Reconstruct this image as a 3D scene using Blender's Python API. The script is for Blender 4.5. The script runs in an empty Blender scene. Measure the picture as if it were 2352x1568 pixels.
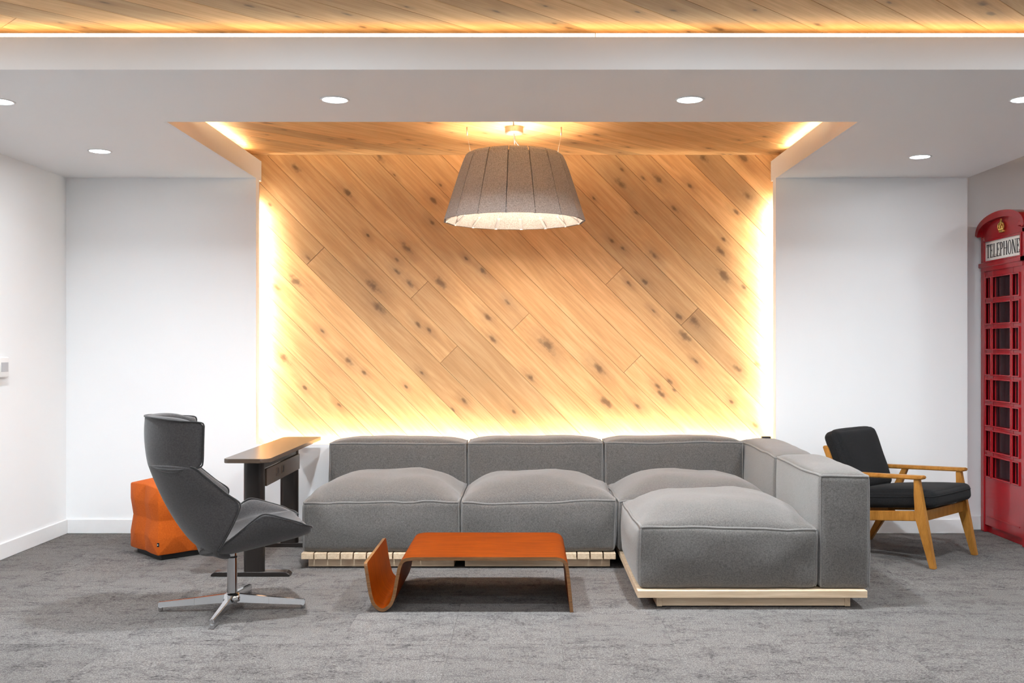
import bpy, bmesh, math, random
from mathutils import Vector, Matrix, noise
random.seed(7)
S = bpy.context.scene
C = S.collection
PI = math.pi

# ---------------------------------------------------------------- camera, world, exposure
F_PX = 2331.0                      # focal length in pixels of the 2352 x 1568 frame
CAM_H = 1.274
cam_d = bpy.data.cameras.new('camera')
cam_d.sensor_fit = 'HORIZONTAL'
cam_d.sensor_width = 36.0
cam_d.lens = 36.0 * F_PX / 2352.0
cam_d.shift_x = (1176 - 1210) / 2352.0
cam_d.shift_y = (800 - 784) / 2352.0
cam_d.clip_start = 0.05
cam = bpy.data.objects.new('camera', cam_d)
cam.location = (0, 0, CAM_H)
cam.rotation_euler = (PI / 2, 0, 0)
C.objects.link(cam)
S.camera = cam
w = bpy.data.worlds.new('world')
S.world = w
w.use_nodes = True
w.node_tree.nodes['Background'].inputs[0].default_value = (0.9, 0.95, 1.0, 1)
w.node_tree.nodes['Background'].inputs[1].default_value = 0.05
S.view_settings.view_transform = 'Standard'
S.view_settings.look = 'None'
S.view_settings.exposure = 0.45
S.view_settings.gamma = 1.0
S.view_settings.use_curve_mapping = False
S.cycles.sample_clamp_indirect = 6.0
S.cycles.max_bounces = 5
S.cycles.diffuse_bounces = 5
S.cycles.glossy_bounces = 2
S.cycles.adaptive_threshold = 0.1
S.cycles.adaptive_min_samples = 16
S.cycles.use_light_tree = False

# lamp colours and radiances (all lamps are built further down with these)
COOL = (0.87, 0.945, 1.0)
WARM = (1.0, 0.90, 0.73)
COVE = (1.0, 0.76, 0.46)
BULB = (1.0, 0.80, 0.62)
P_DOWN = 30.0        # watts of each recessed downlight of the soffit
P_ROOM = 11.0        # watts of each recessed downlight of the open room
E_WALL = 280.0        # strips round the wooden wall
E_COVE = 45.0        # strips above the side fascias
E_BACK = 160.0       # added unseen strip above the front soffit, brightens the alcove ceiling
E_FRONT = 6.5       # linear light on the bulkhead
E_BULB = 115.0       # bulb in the felt pendant

# daylight through the window band in the wall behind the camera
WIN = (-2.6, 3.6, 0.85, 2.40)      # x0, x1, z0, z1 of the opening
sky = bpy.data.lights.new('window_daylight', 'AREA')
sky.shape = 'RECTANGLE'; sky.size = WIN[1] - WIN[0] - 0.1; sky.size_y = WIN[3] - WIN[2] - 0.1
sky.energy = 25.0; sky.color = (0.86, 0.94, 1.0)
sky_o = bpy.data.objects.new('window_daylight', sky)
sky_o.location = ((WIN[0] + WIN[1]) / 2, -3.04, (WIN[2] + WIN[3]) / 2)
sky_o.rotation_euler = (PI / 2, 0, 0)
C.objects.link(sky_o)

# ---------------------------------------------------------------- materials
def new_mat(name):
    m = bpy.data.materials.new(name)
    m.use_nodes = True
    nt = m.node_tree
    return m, nt, nt.nodes['Principled BSDF']

def N(nt, typ, **kw):
    n = nt.nodes.new(typ)
    for k, v in kw.items():
        setattr(n, k, v)
    return n

def ramp(nt, stops, fac):
    r = N(nt, 'ShaderNodeValToRGB')
    el = r.color_ramp.elements
    while len(el) < len(stops):
        el.new(0.5)
    for e, (p, c) in zip(el, stops):
        e.position = p
        e.color = (*c, 1) if len(c) == 3 else c
    nt.links.new(fac, r.inputs[0])
    return r.outputs[0]

def coords(nt, scale=(1, 1, 1), rnd=False, out='Object'):
    tc = N(nt, 'ShaderNodeTexCoord')
    v = tc.outputs[out]
    if rnd:
        oi = N(nt, 'ShaderNodeObjectInfo')
        mul = N(nt, 'ShaderNodeVectorMath', operation='SCALE')
        mul.inputs[0].default_value = (37.0, 53.0, 11.0)
        nt.links.new(oi.outputs['Random'], mul.inputs['Scale'])
        add = N(nt, 'ShaderNodeVectorMath', operation='ADD')
        nt.links.new(v, add.inputs[0]); nt.links.new(mul.outputs[0], add.inputs[1])
        v = add.outputs[0]
    mp = N(nt, 'ShaderNodeMapping')
    mp.inputs['Scale'].default_value = scale
    nt.links.new(v, mp.inputs[0])
    return mp.outputs[0]

def tex_noise(nt, vec, scale, detail=4, rough=0.5, dist=0.0):
    n = N(nt, 'ShaderNodeTexNoise')
    n.inputs['Scale'].default_value = scale
    n.inputs['Detail'].default_value = detail
    n.inputs['Roughness'].default_value = rough
    n.inputs['Distortion'].default_value = dist
    nt.links.new(vec, n.inputs['Vector'])
    return n.outputs['Fac']

def bump(nt, h, strength, dist, bsdf):
    b = N(nt, 'ShaderNodeBump')
    b.inputs['Strength'].default_value = strength
    b.inputs['Distance'].default_value = dist
    nt.links.new(h, b.inputs['Height'])
    nt.links.new(b.outputs[0], bsdf.inputs['Normal'])

def math_n(nt, op, a, b=None, clamp=False):
    m = N(nt, 'ShaderNodeMath', operation=op)
    m.use_clamp = clamp
    for i, x in enumerate((a, b)):
        if x is None: continue
        if isinstance(x, (int, float)): m.inputs[i].default_value = x
        else: nt.links.new(x, m.inputs[i])
    return m.outputs[0]

def mix_c(nt, fac, a, b, mode='MIX'):
    m = N(nt, 'ShaderNodeMix', data_type='RGBA', blend_type=mode)
    if isinstance(fac, (int, float)): m.inputs[0].default_value = fac
    else: nt.links.new(fac, m.inputs[0])
    for i, x in ((6, a), (7, b)):
        if isinstance(x, tuple): m.inputs[i].default_value = (*x, 1)
        else: nt.links.new(x, m.inputs[i])
    return m.outputs[2]

def plain(name, col, rough=0.5, metal=0.0, spec=0.5, grain=0.0, gscale=40.0, coat=0.0):
    """one colour with a faint procedural variation"""
    m, nt, b = new_mat(name)
    b.inputs['Roughness'].default_value = rough
    b.inputs['Metallic'].default_value = metal
    b.inputs['Specular IOR Level'].default_value = spec
    b.inputs['Coat Weight'].default_value = coat
    n = tex_noise(nt, coords(nt), gscale, 3)
    k = 1 - grain
    c = ramp(nt, [(0.3, tuple(x * k for x in col)), (0.7, tuple(min(1, x * (1 + grain)) for x in col))], n)
    nt.links.new(c, b.inputs['Base Color'])
    return m

def paint(name, col):
    m, nt, b = new_mat(name)
    b.inputs['Roughness'].default_value = 0.55
    b.inputs['Specular IOR Level'].default_value = 0.3
    n = tex_noise(nt, coords(nt), 1.3, 3)
    c = ramp(nt, [(0.3, tuple(x * 0.985 for x in col)), (0.7, col)], n)
    nt.links.new(c, b.inputs['Base Color'])
    bump(nt, tex_noise(nt, coords(nt), 260, 2), 0.05, 0.001, b)
    return m

def fabric(name, dark, light, scale=420.0, streak=None, rough=0.95, bstr=0.35, sheen=0.25):
    m, nt, b = new_mat(name)
    b.inputs['Roughness'].default_value = rough
    b.inputs['Specular IOR Level'].default_value = 0.15
    b.inputs['Sheen Weight'].default_value = sheen
    v = coords(nt)
    n1 = tex_noise(nt, v, scale, 3, 0.7)
    n2 = tex_noise(nt, v, scale * 0.3, 4, 0.6)
    f = math_n(nt, 'ADD', math_n(nt, 'MULTIPLY', n1, 0.55), math_n(nt, 'MULTIPLY', n2, 0.45))
    c = ramp(nt, [(0.36, dark), (0.64, light)], f)
    nt.links.new(c, b.inputs['Base Color'])
    bump(nt, n1, bstr, 0.002, b)
    return m

def emit(name, col, strength):
    m, nt, b = new_mat(name)
    nt.nodes.remove(b)
    e = N(nt, 'ShaderNodeEmission')
    e.inputs[0].default_value = (*col, 1)
    e.inputs[1].default_value = strength
    nt.links.new(e.outputs[0], nt.nodes['Material Output'].inputs[0])
    return m

N_KNOT = 6
def oak(name, lo, hi, dark, rough=0.5, tone=0.28):
    """oak boards: local x runs along the grain; each board carries its knots as properties k0..k5 = (u, v, radius)"""
    m, nt, b = new_mat(name)
    b.inputs['Roughness'].default_value = rough
    b.inputs['Specular IOR Level'].default_value = 0.35
    L = nt.links
    tc = N(nt, 'ShaderNodeTexCoord')
    warp = tex_noise(nt, coords(nt, (3, 3, 3), True), 9.0, 3)
    knot = halo = None
    sep = N(nt, 'ShaderNodeSeparateXYZ'); L.new(tc.outputs['Object'], sep.inputs[0])
    for i in range(N_KNOT):
        at = N(nt, 'ShaderNodeAttribute', attribute_type='OBJECT', attribute_name='k%d' % i)
        ks = N(nt, 'ShaderNodeSeparateXYZ'); L.new(at.outputs['Vector'], ks.inputs[0])
        dx = math_n(nt, 'MULTIPLY', math_n(nt, 'SUBTRACT', sep.outputs[0], ks.outputs[0]), 0.45)
        dy = math_n(nt, 'SUBTRACT', sep.outputs[1], ks.outputs[1])
        d = math_n(nt, 'SQRT', math_n(nt, 'ADD', math_n(nt, 'MULTIPLY', dx, dx), math_n(nt, 'MULTIPLY', dy, dy)))
        d = math_n(nt, 'DIVIDE', d, math_n(nt, 'MAXIMUM', ks.outputs[2], 0.00001))
        knot = d if knot is None else math_n(nt, 'MINIMUM', knot, d)
    wob = math_n(nt, 'ADD', knot, math_n(nt, 'MULTIPLY', math_n(nt, 'SUBTRACT', warp, 0.5), 1.5))
    core = N(nt, 'ShaderNodeMapRange', interpolation_type='SMOOTHSTEP')
    core.inputs[1].default_value = 0.15; core.inputs[2].default_value = 1.2
    core.inputs[3].default_value = 1.0; core.inputs[4].default_value = 0.0
    L.new(wob, core.inputs[0])
    hal = N(nt, 'ShaderNodeMapRange', interpolation_type='SMOOTHSTEP')
    hal.inputs[1].default_value = 0.6; hal.inputs[2].default_value = 4.2
    hal.inputs[3].default_value = 1.0; hal.inputs[4].default_value = 0.0
    L.new(wob, hal.inputs[0])
    # grain
    v1 = coords(nt, (1.0, 26.0, 1.0), True)
    g1 = tex_noise(nt, v1, 3.2, 4, 0.62, 0.35)
    v2 = coords(nt, (0.55, 6.0, 1.0), True)
    g2 = tex_noise(nt, v2, 2.6, 3, 0.6, 0.8)
    v3 = coords(nt, (4.0, 190.0, 1.0), True)
    g3 = tex_noise(nt, v3, 3.0, 2, 0.5)
    f = math_n(nt, 'ADD', math_n(nt, 'MULTIPLY', g1, 0.42), math_n(nt, 'ADD', math_n(nt, 'MULTIPLY', g2, 0.46), math_n(nt, 'MULTIPLY', g3, 0.16)))
    vr = tex_noise(nt, coords(nt, (0.35, 3.2, 1.0), True), 1.5, 2, 0.45, 0.3)
    rg_ = math_n(nt, 'SINE', math_n(nt, 'MULTIPLY', vr, 95.0))
    f = math_n(nt, 'ADD', f, math_n(nt, 'MULTIPLY', rg_, 0.030))
    c = ramp(nt, [(0.28, tuple(0.82 * x for x in lo)), (0.46, lo), (0.66, hi)], f)
    # tone of the board
    oi = N(nt, 'ShaderNodeObjectInfo')
    tr = ramp(nt, [(0.0, (1 - tone * 1.15, 1 - tone * 1.1, 1 - tone * 0.95)), (0.5, (1, 1, 1)), (1.0, (1 + tone * 0.35, 1 + tone * 0.2, 1 + tone * 0.1))], oi.outputs['Random'])
    c = mix_c(nt, 1.0, c, tr, 'MULTIPLY')
    c = mix_c(nt, math_n(nt, 'MULTIPLY', hal.outputs[0], 0.30), c, tuple(x * 2.2 for x in dark))
    # scattered mineral streaks
    st = tex_noise(nt, coords(nt, (1.3, 13.0, 1.0), True), 1.7, 3, 0.5, 0.5)
    sm = N(nt, 'ShaderNodeMapRange', interpolation_type='SMOOTHSTEP')
    sm.inputs[1].default_value = 0.63; sm.inputs[2].default_value = 0.80; sm.inputs[3].default_value = 0.0; sm.inputs[4].default_value = 0.20
    L.new(st, sm.inputs[0])
    c = mix_c(nt, sm.outputs[0], c, tuple(x * 2.2 for x in dark))
    c = mix_c(nt, math_n(nt, 'MULTIPLY', core.outputs[0], 0.72), c, dark)
    L.new(c, b.inputs['Base Color'])
    bump(nt, g3, 0.12, 0.0015, b)
    return m

def wood_simple(name, lo, hi, scale=(2, 2, 30), rough=0.4, spec=0.5, rnd=True, amount=1.0, coat=0.0):
    """straight-grained wood; scale picks the grain direction (small = along)"""
    m, nt, b = new_mat(name)
    b.inputs['Roughness'].default_value = rough
    b.inputs['Specular IOR Level'].default_value = spec
    b.inputs['Coat Weight'].default_value = coat
    b.inputs['Coat Roughness'].default_value = 0.25
    g = tex_noise(nt, coords(nt, scale, rnd), 2.2, 5, 0.6, 0.4)
    g2 = tex_noise(nt, coords(nt, tuple(s * 5 for s in scale), rnd), 2.0, 2)
    f = math_n(nt, 'ADD', math_n(nt, 'MULTIPLY', g, 0.75), math_n(nt, 'MULTIPLY', g2, 0.25))
    c = ramp(nt, [(0.33, lo), (0.66, hi)], f)
    nt.links.new(c, b.inputs['Base Color'])
    return m

def carpet(name):
    m, nt, b = new_mat(name)
    b.inputs['Roughness'].default_value = 1.0
    b.inputs['Specular IOR Level'].default_value = 0.05
    v = coords(nt, (1, 1, 1), True)
    fine = tex_noise(nt, v, 190, 3, 0.8)
    blot = tex_noise(nt, coords(nt, (3.2, 6.0, 1), True), 1.5, 4, 0.66, 0.4)
    lines = tex_noise(nt, coords(nt, (7.0, 34.0, 1), True), 1.6, 4, 0.65, 0.7)
    lines2 = tex_noise(nt, coords(nt, (22.0, 6.0, 1), True), 1.3, 4, 0.6, 0.9)
    base = ramp(nt, [(0.33, (0.062, 0.057, 0.055)), (0.5, (0.157, 0.146, 0.140)), (0.68, (0.268, 0.251, 0.241))], fine)
    mb = N(nt, 'ShaderNodeMapRange', interpolation_type='SMOOTHSTEP')
    mb.inputs[1].default_value = 0.475; mb.inputs[2].default_value = 0.62; mb.inputs[3].default_value = 0; mb.inputs[4].default_value = 1
    nt.links.new(math_n(nt, 'ADD', math_n(nt, 'MULTIPLY', blot, 0.5), math_n(nt, 'MULTIPLY', math_n(nt, 'MAXIMUM', lines, math_n(nt, 'SUBTRACT', lines2, 0.03)), 0.5)), mb.inputs[0])
    spk = tex_noise(nt, coords(nt, (60, 150, 1), True), 1.0, 2, 0.6)
    ms = N(nt, 'ShaderNodeMapRange')
    ms.inputs[1].default_value = 0.42; ms.inputs[2].default_value = 0.62; ms.inputs[3].default_value = 0.1; ms.inputs[4].default_value = 1
    nt.links.new(spk, ms.inputs[0])
    f = math_n(nt, 'MULTIPLY', math_n(nt, 'MULTIPLY', mb.outputs[0], ms.outputs[0]), 0.9)
    c = mix_c(nt, f, base, (0.038, 0.035, 0.036))
    oi = N(nt, 'ShaderNodeObjectInfo')
    tr = ramp(nt, [(0, (0.93, 0.93, 0.93)), (1, (1.04, 1.04, 1.04))], oi.outputs['Random'])
    c = mix_c(nt, 1.0, c, tr, 'MULTIPLY')
    nt.links.new(c, b.inputs['Base Color'])
    bump(nt, fine, 0.6, 0.004, b)
    return m

M = {}
M['white'] = paint('white paint', (0.86, 0.868, 0.875))
M['trim'] = plain('white trim paint', (0.80, 0.805, 0.81), 0.4, grain=0.01)
M['oak'] = oak('knotty oak', (0.63, 0.350, 0.146), (0.78, 0.485, 0.228), (0.085, 0.045, 0.022))
M['carpet'] = carpet('carpet')
M['sofa'] = fabric('sofa fabric', (0.047, 0.0440, 0.042), (0.155, 0.143, 0.134), 520, bstr=0.5, sheen=0.42)
M['pipe'] = fabric('sofa piping', (0.11, 0.104, 0.099), (0.20, 0.189, 0.180), 620, sheen=0.3)
M['birch'] = wood_simple('birch plywood', (0.50, 0.36, 0.23), (0.70, 0.55, 0.39), (30, 1.5, 30), 0.5)
M['birch_x'] = wood_simple('birch plywood along', (0.50, 0.36, 0.23), (0.70, 0.55, 0.39), (1.5, 30, 30), 0.5)
M['black'] = plain('black', (0.008, 0.008, 0.008), 0.5)
M['dark'] = plain('painted interior shade', (0.012, 0.010, 0.012), 0.6)
M['chairgrey'] = fabric('charcoal wool', (0.032, 0.030, 0.031), (0.068, 0.063, 0.063), 500, bstr=0.25)
M['chairpipe'] = fabric('charcoal piping', (0.020, 0.019, 0.019), (0.035, 0.033, 0.033), 500)
M['chrome'] = plain('polished aluminium', (0.55, 0.55, 0.56), 0.12, 1.0)
M['orange'] = fabric('orange wool', (0.40, 0.070, 0.006), (0.56, 0.115, 0.013), 420, bstr=0.15, sheen=0.03)
M['blackfab'] = fabric('black woven fabric', (0.006, 0.006, 0.0065), (0.017, 0.017, 0.018), 480, bstr=0.3, sheen=0.05)
M['frame'] = wood_simple('honey oak', (0.29, 0.118, 0.020), (0.47, 0.215, 0.045), (12, 12, 3), 0.4, spec=0.25)
M['ply_top'] = wood_simple('bent ply veneer', (0.115, 0.0165, 0.0004), (0.215, 0.037, 0.0008), (2.0, 26, 2.0), 0.5, spec=0.04, rnd=False)
M['ply_edge'] = wood_simple('ply edge', (0.10, 0.042, 0.012), (0.24, 0.11, 0.036), (4, 4, 60), 0.45)
M['bronze'] = plain('dark bronze metal', (0.022, 0.017, 0.015), 0.32, 0.3, grain=0.05)
M['brownlam'] = plain('brown laminate', (0.070, 0.046, 0.032), 0.27, 0.0, 0.6, grain=0.04)
M['felt'] = fabric('grey felt', (0.15, 0.142, 0.138), (0.40, 0.382, 0.37), 480, bstr=0.3, sheen=0.05)
M['clip'] = plain('white plastic', (0.8, 0.79, 0.78), 0.4)
M['copper'] = plain('rose gold canopy', (0.80, 0.52, 0.42), 0.3, 0.9)
M['wire'] = plain('thin steel wire', (0.75, 0.70, 0.66), 0.35, 0.8)
M['cord'] = plain('grey cord', (0.12, 0.11, 0.10), 0.6)
M['red'] = plain('red gloss paint', (0.36, 0.006, 0.012), 0.22, 0, 0.5, grain=0.03, coat=0.3)
M['redpane'] = plain('dark glass', (0.022, 0.010, 0.013), 0.06, 0, 0.6)
M['signwhite'] = plain('sign white', (0.80, 0.78, 0.74), 0.4)
M['ink'] = plain('sign lettering black', (0.012, 0.012, 0.014), 0.5)
M['gold'] = plain('gold', (0.72, 0.46, 0.12), 0.35, 0.7)
M['screen'] = plain('grey display', (0.42, 0.43, 0.45), 0.3)
M['down'] = emit('downlight glow', COOL, 14.0)
M['down'].cycles.emission_sampling = 'NONE'
M['ledwall'] = emit('wall strip glow', WARM, E_WALL)
M['ledlow'] = emit('low strip glow', WARM, E_WALL * 0.62)
M['ledcove'] = emit('cove strip glow', COVE, E_COVE)
M['ledfill'] = emit('added front cove fill', COVE, E_BACK)
M['ledfront'] = emit('front strip glow', (1.0, 0.80, 0.52), E_FRONT)
M['uplight'] = emit('added uplight fill', BULB, 75.0)  # added glow in the pendant top, brightens the ceiling round the canopy
M['bulb'] = emit('bulb glow', BULB, E_BULB)

# ---------------------------------------------------------------- helpers
def tag(o, label=None, cat=None, group=None, kind=None):
    if label: o['label'] = label
    if cat: o['category'] = cat
    if group: o['group'] = group
    if kind: o['kind'] = kind
    return o

def thing(name, label, cat, loc=(0, 0, 0), rz=0.0, group=None):
    o = bpy.data.objects.new(name, None)
    o.empty_display_size = 0.1
    C.objects.link(o)
    o.location = loc
    o.rotation_euler = (0, 0, rz)
    return tag(o, label, cat, group)

def obj(name, bm, mat, parent=None, smooth=False, label=None, recalc=True):
    if recalc:
        bmesh.ops.recalc_face_normals(bm, faces=bm.faces)
    me = bpy.data.meshes.new(name)
    bm.to_mesh(me)
    bm.free()
    if mat:
        for mm in (mat if isinstance(mat, (list, tuple)) else [mat]):
            me.materials.append(mm)
    if smooth:
        for p in me.polygons: p.use_smooth = True
        if smooth != True:
            me.set_sharp_from_angle(angle=math.radians(smooth))
    o = bpy.data.objects.new(name, me)
    C.objects.link(o)
    if parent: o.parent = parent
    if label: o['label'] = label
    return o

def NB():
    return bmesh.new()

def box(bm, x0, x1, y0, y1, z0, z1, bev=0.0, seg=1):
    vs = [bm.verts.new((x, y, z)) for x in (x0, x1) for y in (y0, y1) for z in (z0, z1)]
    fs = [bm.faces.new([vs[i] for i in f]) for f in ((0, 1, 3, 2), (4, 6, 7, 5), (0, 4, 5, 1), (2, 3, 7, 6), (0, 2, 6, 4), (1, 5, 7, 3))]
    if bev > 0:
        es = list({e for f in fs for e in f.edges})
        bmesh.ops.bevel(bm, geom=es, offset=bev, segments=seg, affect='EDGES', profile=0.5)
    return vs

def hexa(bm, a, b, bev=0.0, seg=1):
    """solid between two quads a and b (lists of 4 points, same winding)"""
    va = [bm.verts.new(p) for p in a]; vb = [bm.verts.new(p) for p in b]
    fs = [bm.faces.new(va[::-1]), bm.faces.new(vb)]
    for i in range(4):
        fs.append(bm.faces.new((va[i], va[(i + 1) % 4], vb[(i + 1) % 4], vb[i])))
    if bev > 0:
        es = list({e for f in fs for e in f.edges})
        bmesh.ops.bevel(bm, geom=es, offset=bev, segments=seg, affect='EDGES')

def prism(bm, poly, axis, t0, t1, bev=0.0, seg=1):
    """extrude a polygon of (a, b) along axis: 'x' -> (t, a, b), 'y' -> (a, t, b), 'z' -> (a, b, t)"""
    def P(a, b, t):
        return {'x': (t, a, b), 'y': (a, t, b), 'z': (a, b, t)}[axis]
    v0 = [bm.verts.new(P(a, b, t0)) for a, b in poly]
    v1 = [bm.verts.new(P(a, b, t1)) for a, b in poly]
    fs = [bm.faces.new(v0[::-1]), bm.faces.new(v1)]
    n = len(poly)
    for i in range(n):
        fs.append(bm.faces.new((v0[i], v0[(i + 1) % n], v1[(i + 1) % n], v1[i])))
    if bev > 0:
        es = list({e for f in fs for e in f.edges})
        bmesh.ops.bevel(bm, geom=es, offset=bev, segments=seg, affect='EDGES')

def tube(bm, pts, r, n=8, closed=False, cap=True):
    pts = [Vector(p) for p in pts]
    rings = []
    m = len(pts)
    prev = None
    for i, p in enumerate(pts):
        if closed: t = pts[(i + 1) % m] - pts[i - 1]
        else: t = pts[min(i + 1, m - 1)] - pts[max(i - 1, 0)]
        t.normalize()
        if prev is None:
            up = Vector((0, 0, 1)) if abs(t.z) < 0.9 else Vector((1, 0, 0))
            s = t.cross(up).normalized()
        else:
            s = (prev - t * prev.dot(t)).normalized()
        prev = s
        u = t.cross(s)
        rr = r[i] if isinstance(r, (list, tuple)) else r
        rings.append([bm.verts.new(p + (s * math.cos(a) + u * math.sin(a)) * rr) for a in (2 * PI * k / n for k in range(n))])
    for i in range(m if closed else m - 1):
        A, B = rings[i], rings[(i + 1) % m]
        for k in range(n):
            bm.faces.new((A[k], A[(k + 1) % n], B[(k + 1) % n], B[k]))
    if cap and not closed:
        bm.faces.new(rings[0][::-1]); bm.faces.new(rings[-1])

def lathe(bm, prof, n=32, c=(0, 0, 0)):
    rings = []
    for r, z in prof:
        if r < 1e-6: rings.append([bm.verts.new((c[0], c[1], c[2] + z))])
        else: rings.append([bm.verts.new((c[0] + r * math.cos(2 * PI * k / n), c[1] + r * math.sin(2 * PI * k / n), c[2] + z)) for k in range(n)])
    for A, B in zip(rings, rings[1:]):
        for k in range(n):
            a = [A[k], A[(k + 1) % n]] if len(A) > 1 else [A[0]]
            b = [B[(k + 1) % n], B[k]] if len(B) > 1 else [B[0]]
            if len(a) + len(b) > 2: bm.faces.new(a + b)
    if len(rings[0]) > 1: bm.faces.new(rings[0][::-1])
    if len(rings[-1]) > 1: bm.faces.new(rings[-1])

def struct(name, bm, mat, label=None):
    o = obj(name, bm, mat)
    o['kind'] = 'structure'
    if label: o['label'] = label
    return o

def at_px(x, y, Y):
    return Vector(((x - 1210) / F_PX * Y, Y, CAM_H - (y - 800) / F_PX * Y))

# ---------------------------------------------------------------- the setting
XL, XR = -3.177, 3.039              # left wall / right edge of the soffit and white wall
AL, AR = -1.868, 1.718              # alcove with the wooden wall
YW, YB = 7.0, 7.145                 # white wall plane / wooden wall plane
ZS, ZL, ZC = 2.450, 2.588, 2.636    # soffit, lip of the coves, wooden ceiling
YF, YR = 4.282, 5.27                # bulkhead face / rear edge of the front soffit
XE = 5.2                            # far right wall
YBK = -3.0                          # wall behind the camera
LEDGE = 0.612

bm = NB(); box(bm, XL, XE, YBK, YB, -0.12, -0.006)
floor = struct('floor', bm, M['carpet'], 'mottled grey carpet tile floor')
TS = 0.4808
for i in range(-7, 9):
    for j in range(-2, 6):
        x0, y0 = -0.33 + TS * i, 4.38 + TS * j
        x1, y1 = x0 + TS, y0 + TS
        x0, x1 = max(x0, XL), min(x1, 3.9)
        y0, y1 = y0, min(y1, YB)
        if x1 - x0 < 0.02 or y1 - y0 < 0.02: continue
        if x0 > 0.55 * y1 + 0.3 or x1 < -0.56 * y1 - 0.2: continue
        g = 0.0004
        cx, cy = (x0 + x1) / 2, (y0 + y1) / 2
        bm = NB(); box(bm, x0 - cx + g, x1 - cx - g, y0 - cy + g, y1 - cy - g, -0.006, 0.0)
        o = obj('carpet_tile', bm, M['carpet'], floor)
        o.location = (cx, cy, 0)

# white walls
bm = NB(); box(bm, XL - 0.12, XL, YBK, YB + 0.1, 0, 2.70); struct('wall_left', bm, M['white'])
bm = NB(); box(bm, XL, AL, YW, 7.085, 0, ZS); box(bm, XL, -2.6, 7.085, YB, 0, ZS); struct('wall_back_left', bm, M['white'])
bm = NB(); box(bm, AR, XR, YW, 7.085, 0, ZS); box(bm, 2.4, XR, 7.085, YB, 0, ZS); struct('wall_back_right', bm, M['white'])
bm = NB(); box(bm, AL, AR, YW, 7.085, 0, LEDGE); struct('wall_ledge', bm, M['white'], 'low white wall under the wooden panelling')
bm = NB(); box(bm, XR - 0.05, XE, YB, YB + 0.1, 0, 2.70); struct('wall_side_passage', bm, M['white'])
bm = NB(); box(bm, XE, XE + 0.1, YBK, YB, 0, 2.70); struct('wall_right', bm, M['white'])
bm = NB()
box(bm, XL, XE, YBK - 0.1, YBK, 0, WIN[2]); box(bm, XL, XE, YBK - 0.1, YBK, WIN[3], 2.70)
box(bm, XL, WIN[0], YBK - 0.1, YBK, WIN[2], WIN[3]); box(bm, WIN[1], XE, YBK - 0.1, YBK, WIN[2], WIN[3])
struct('wall_rear', bm, M['white'])
bm = NB()
box(bm, WIN[0], WIN[1], YBK - 0.06, YBK + 0.01, WIN[2], WIN[2] + 0.05); box(bm, WIN[0], WIN[1], YBK - 0.06, YBK + 0.01, WIN[3] - 0.05, WIN[3])
for k in range(6):
    xx = WIN[0] + (WIN[1] - WIN[0] - 0.05) * k / 5
    box(bm, xx, xx + 0.05, YBK - 0.06, YBK + 0.01, WIN[2] + 0.05, WIN[3] - 0.05)
struct('window_1', bm, M['trim'], 'white framed window band in the rear wall')

# wooden wall with its boards
S7 = F_PX / YB
RC = math.sqrt(0.5)
def to_uv(X, Z): return ((X - Z) * RC, (X + Z) * RC)
def wall_uv(px, py): return to_uv((px - 1210) / S7, CAM_H - (py - 800) / S7)

def clip_poly(poly, a, b, c):
    """keep a*u + b*v <= c"""
    out = []
    for i, p in enumerate(poly):
        q = poly[(i + 1) % len(poly)]
        dp, dq = a * p[0] + b * p[1] - c, a * q[0] + b * q[1] - c
        if dp <= 0: out.append(p)
        if (dp < 0) != (dq < 0) and abs(dp - dq) > 1e-12 and (dp > 0 or dq > 0):
            t = dp / (dp - dq)
            out.append((p[0] + (q[0] - p[0]) * t, p[1] + (q[1] - p[1]) * t))
    res = []
    for p in out:
        if not res or (abs(p[0] - res[-1][0]) + abs(p[1] - res[-1][1])) > 1e-6: res.append(p)
    if len(res) > 1 and abs(res[0][0] - res[-1][0]) + abs(res[0][1] - res[-1][1]) < 1e-6: res.pop()
    return res

def plank(parent, poly, origin, ax, ay, az, thick, knots, mat):
    """poly in (u, v) of the frame (ax, ay, az); the board becomes an object whose local x is the grain"""
    cu = sum(p[0] for p in poly) / len(poly); cv = sum(p[1] for p in poly) / len(poly)
    bm = NB()
    prism(bm, [(u - cu, v - cv) for u, v in poly], 'z', 0.0, thick)
    bm.normal_update()
    top = max(bm.faces, key=lambda f: f.calc_center_median().z)
    bmesh.ops.bevel(bm, geom=list(top.edges), offset=0.0012, segments=1, affect='EDGES')
    o = obj('plank', bm, mat, parent)
    loc = Vector(origin) + Vector(ax) * cu + Vector(ay) * cv
    mtx = Matrix((ax, ay, az)).transposed().to_4x4()
    mtx.translation = loc
    o.matrix_basis = mtx
    inside = [(u - cu, v - cv, r) for u, v, r in knots]
    for i in range(N_KNOT):
        o['k%d' % i] = [float(x) for x in inside[i]] if i < len(inside) else [0.0, 0.0, 0.0]
    return o

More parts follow.
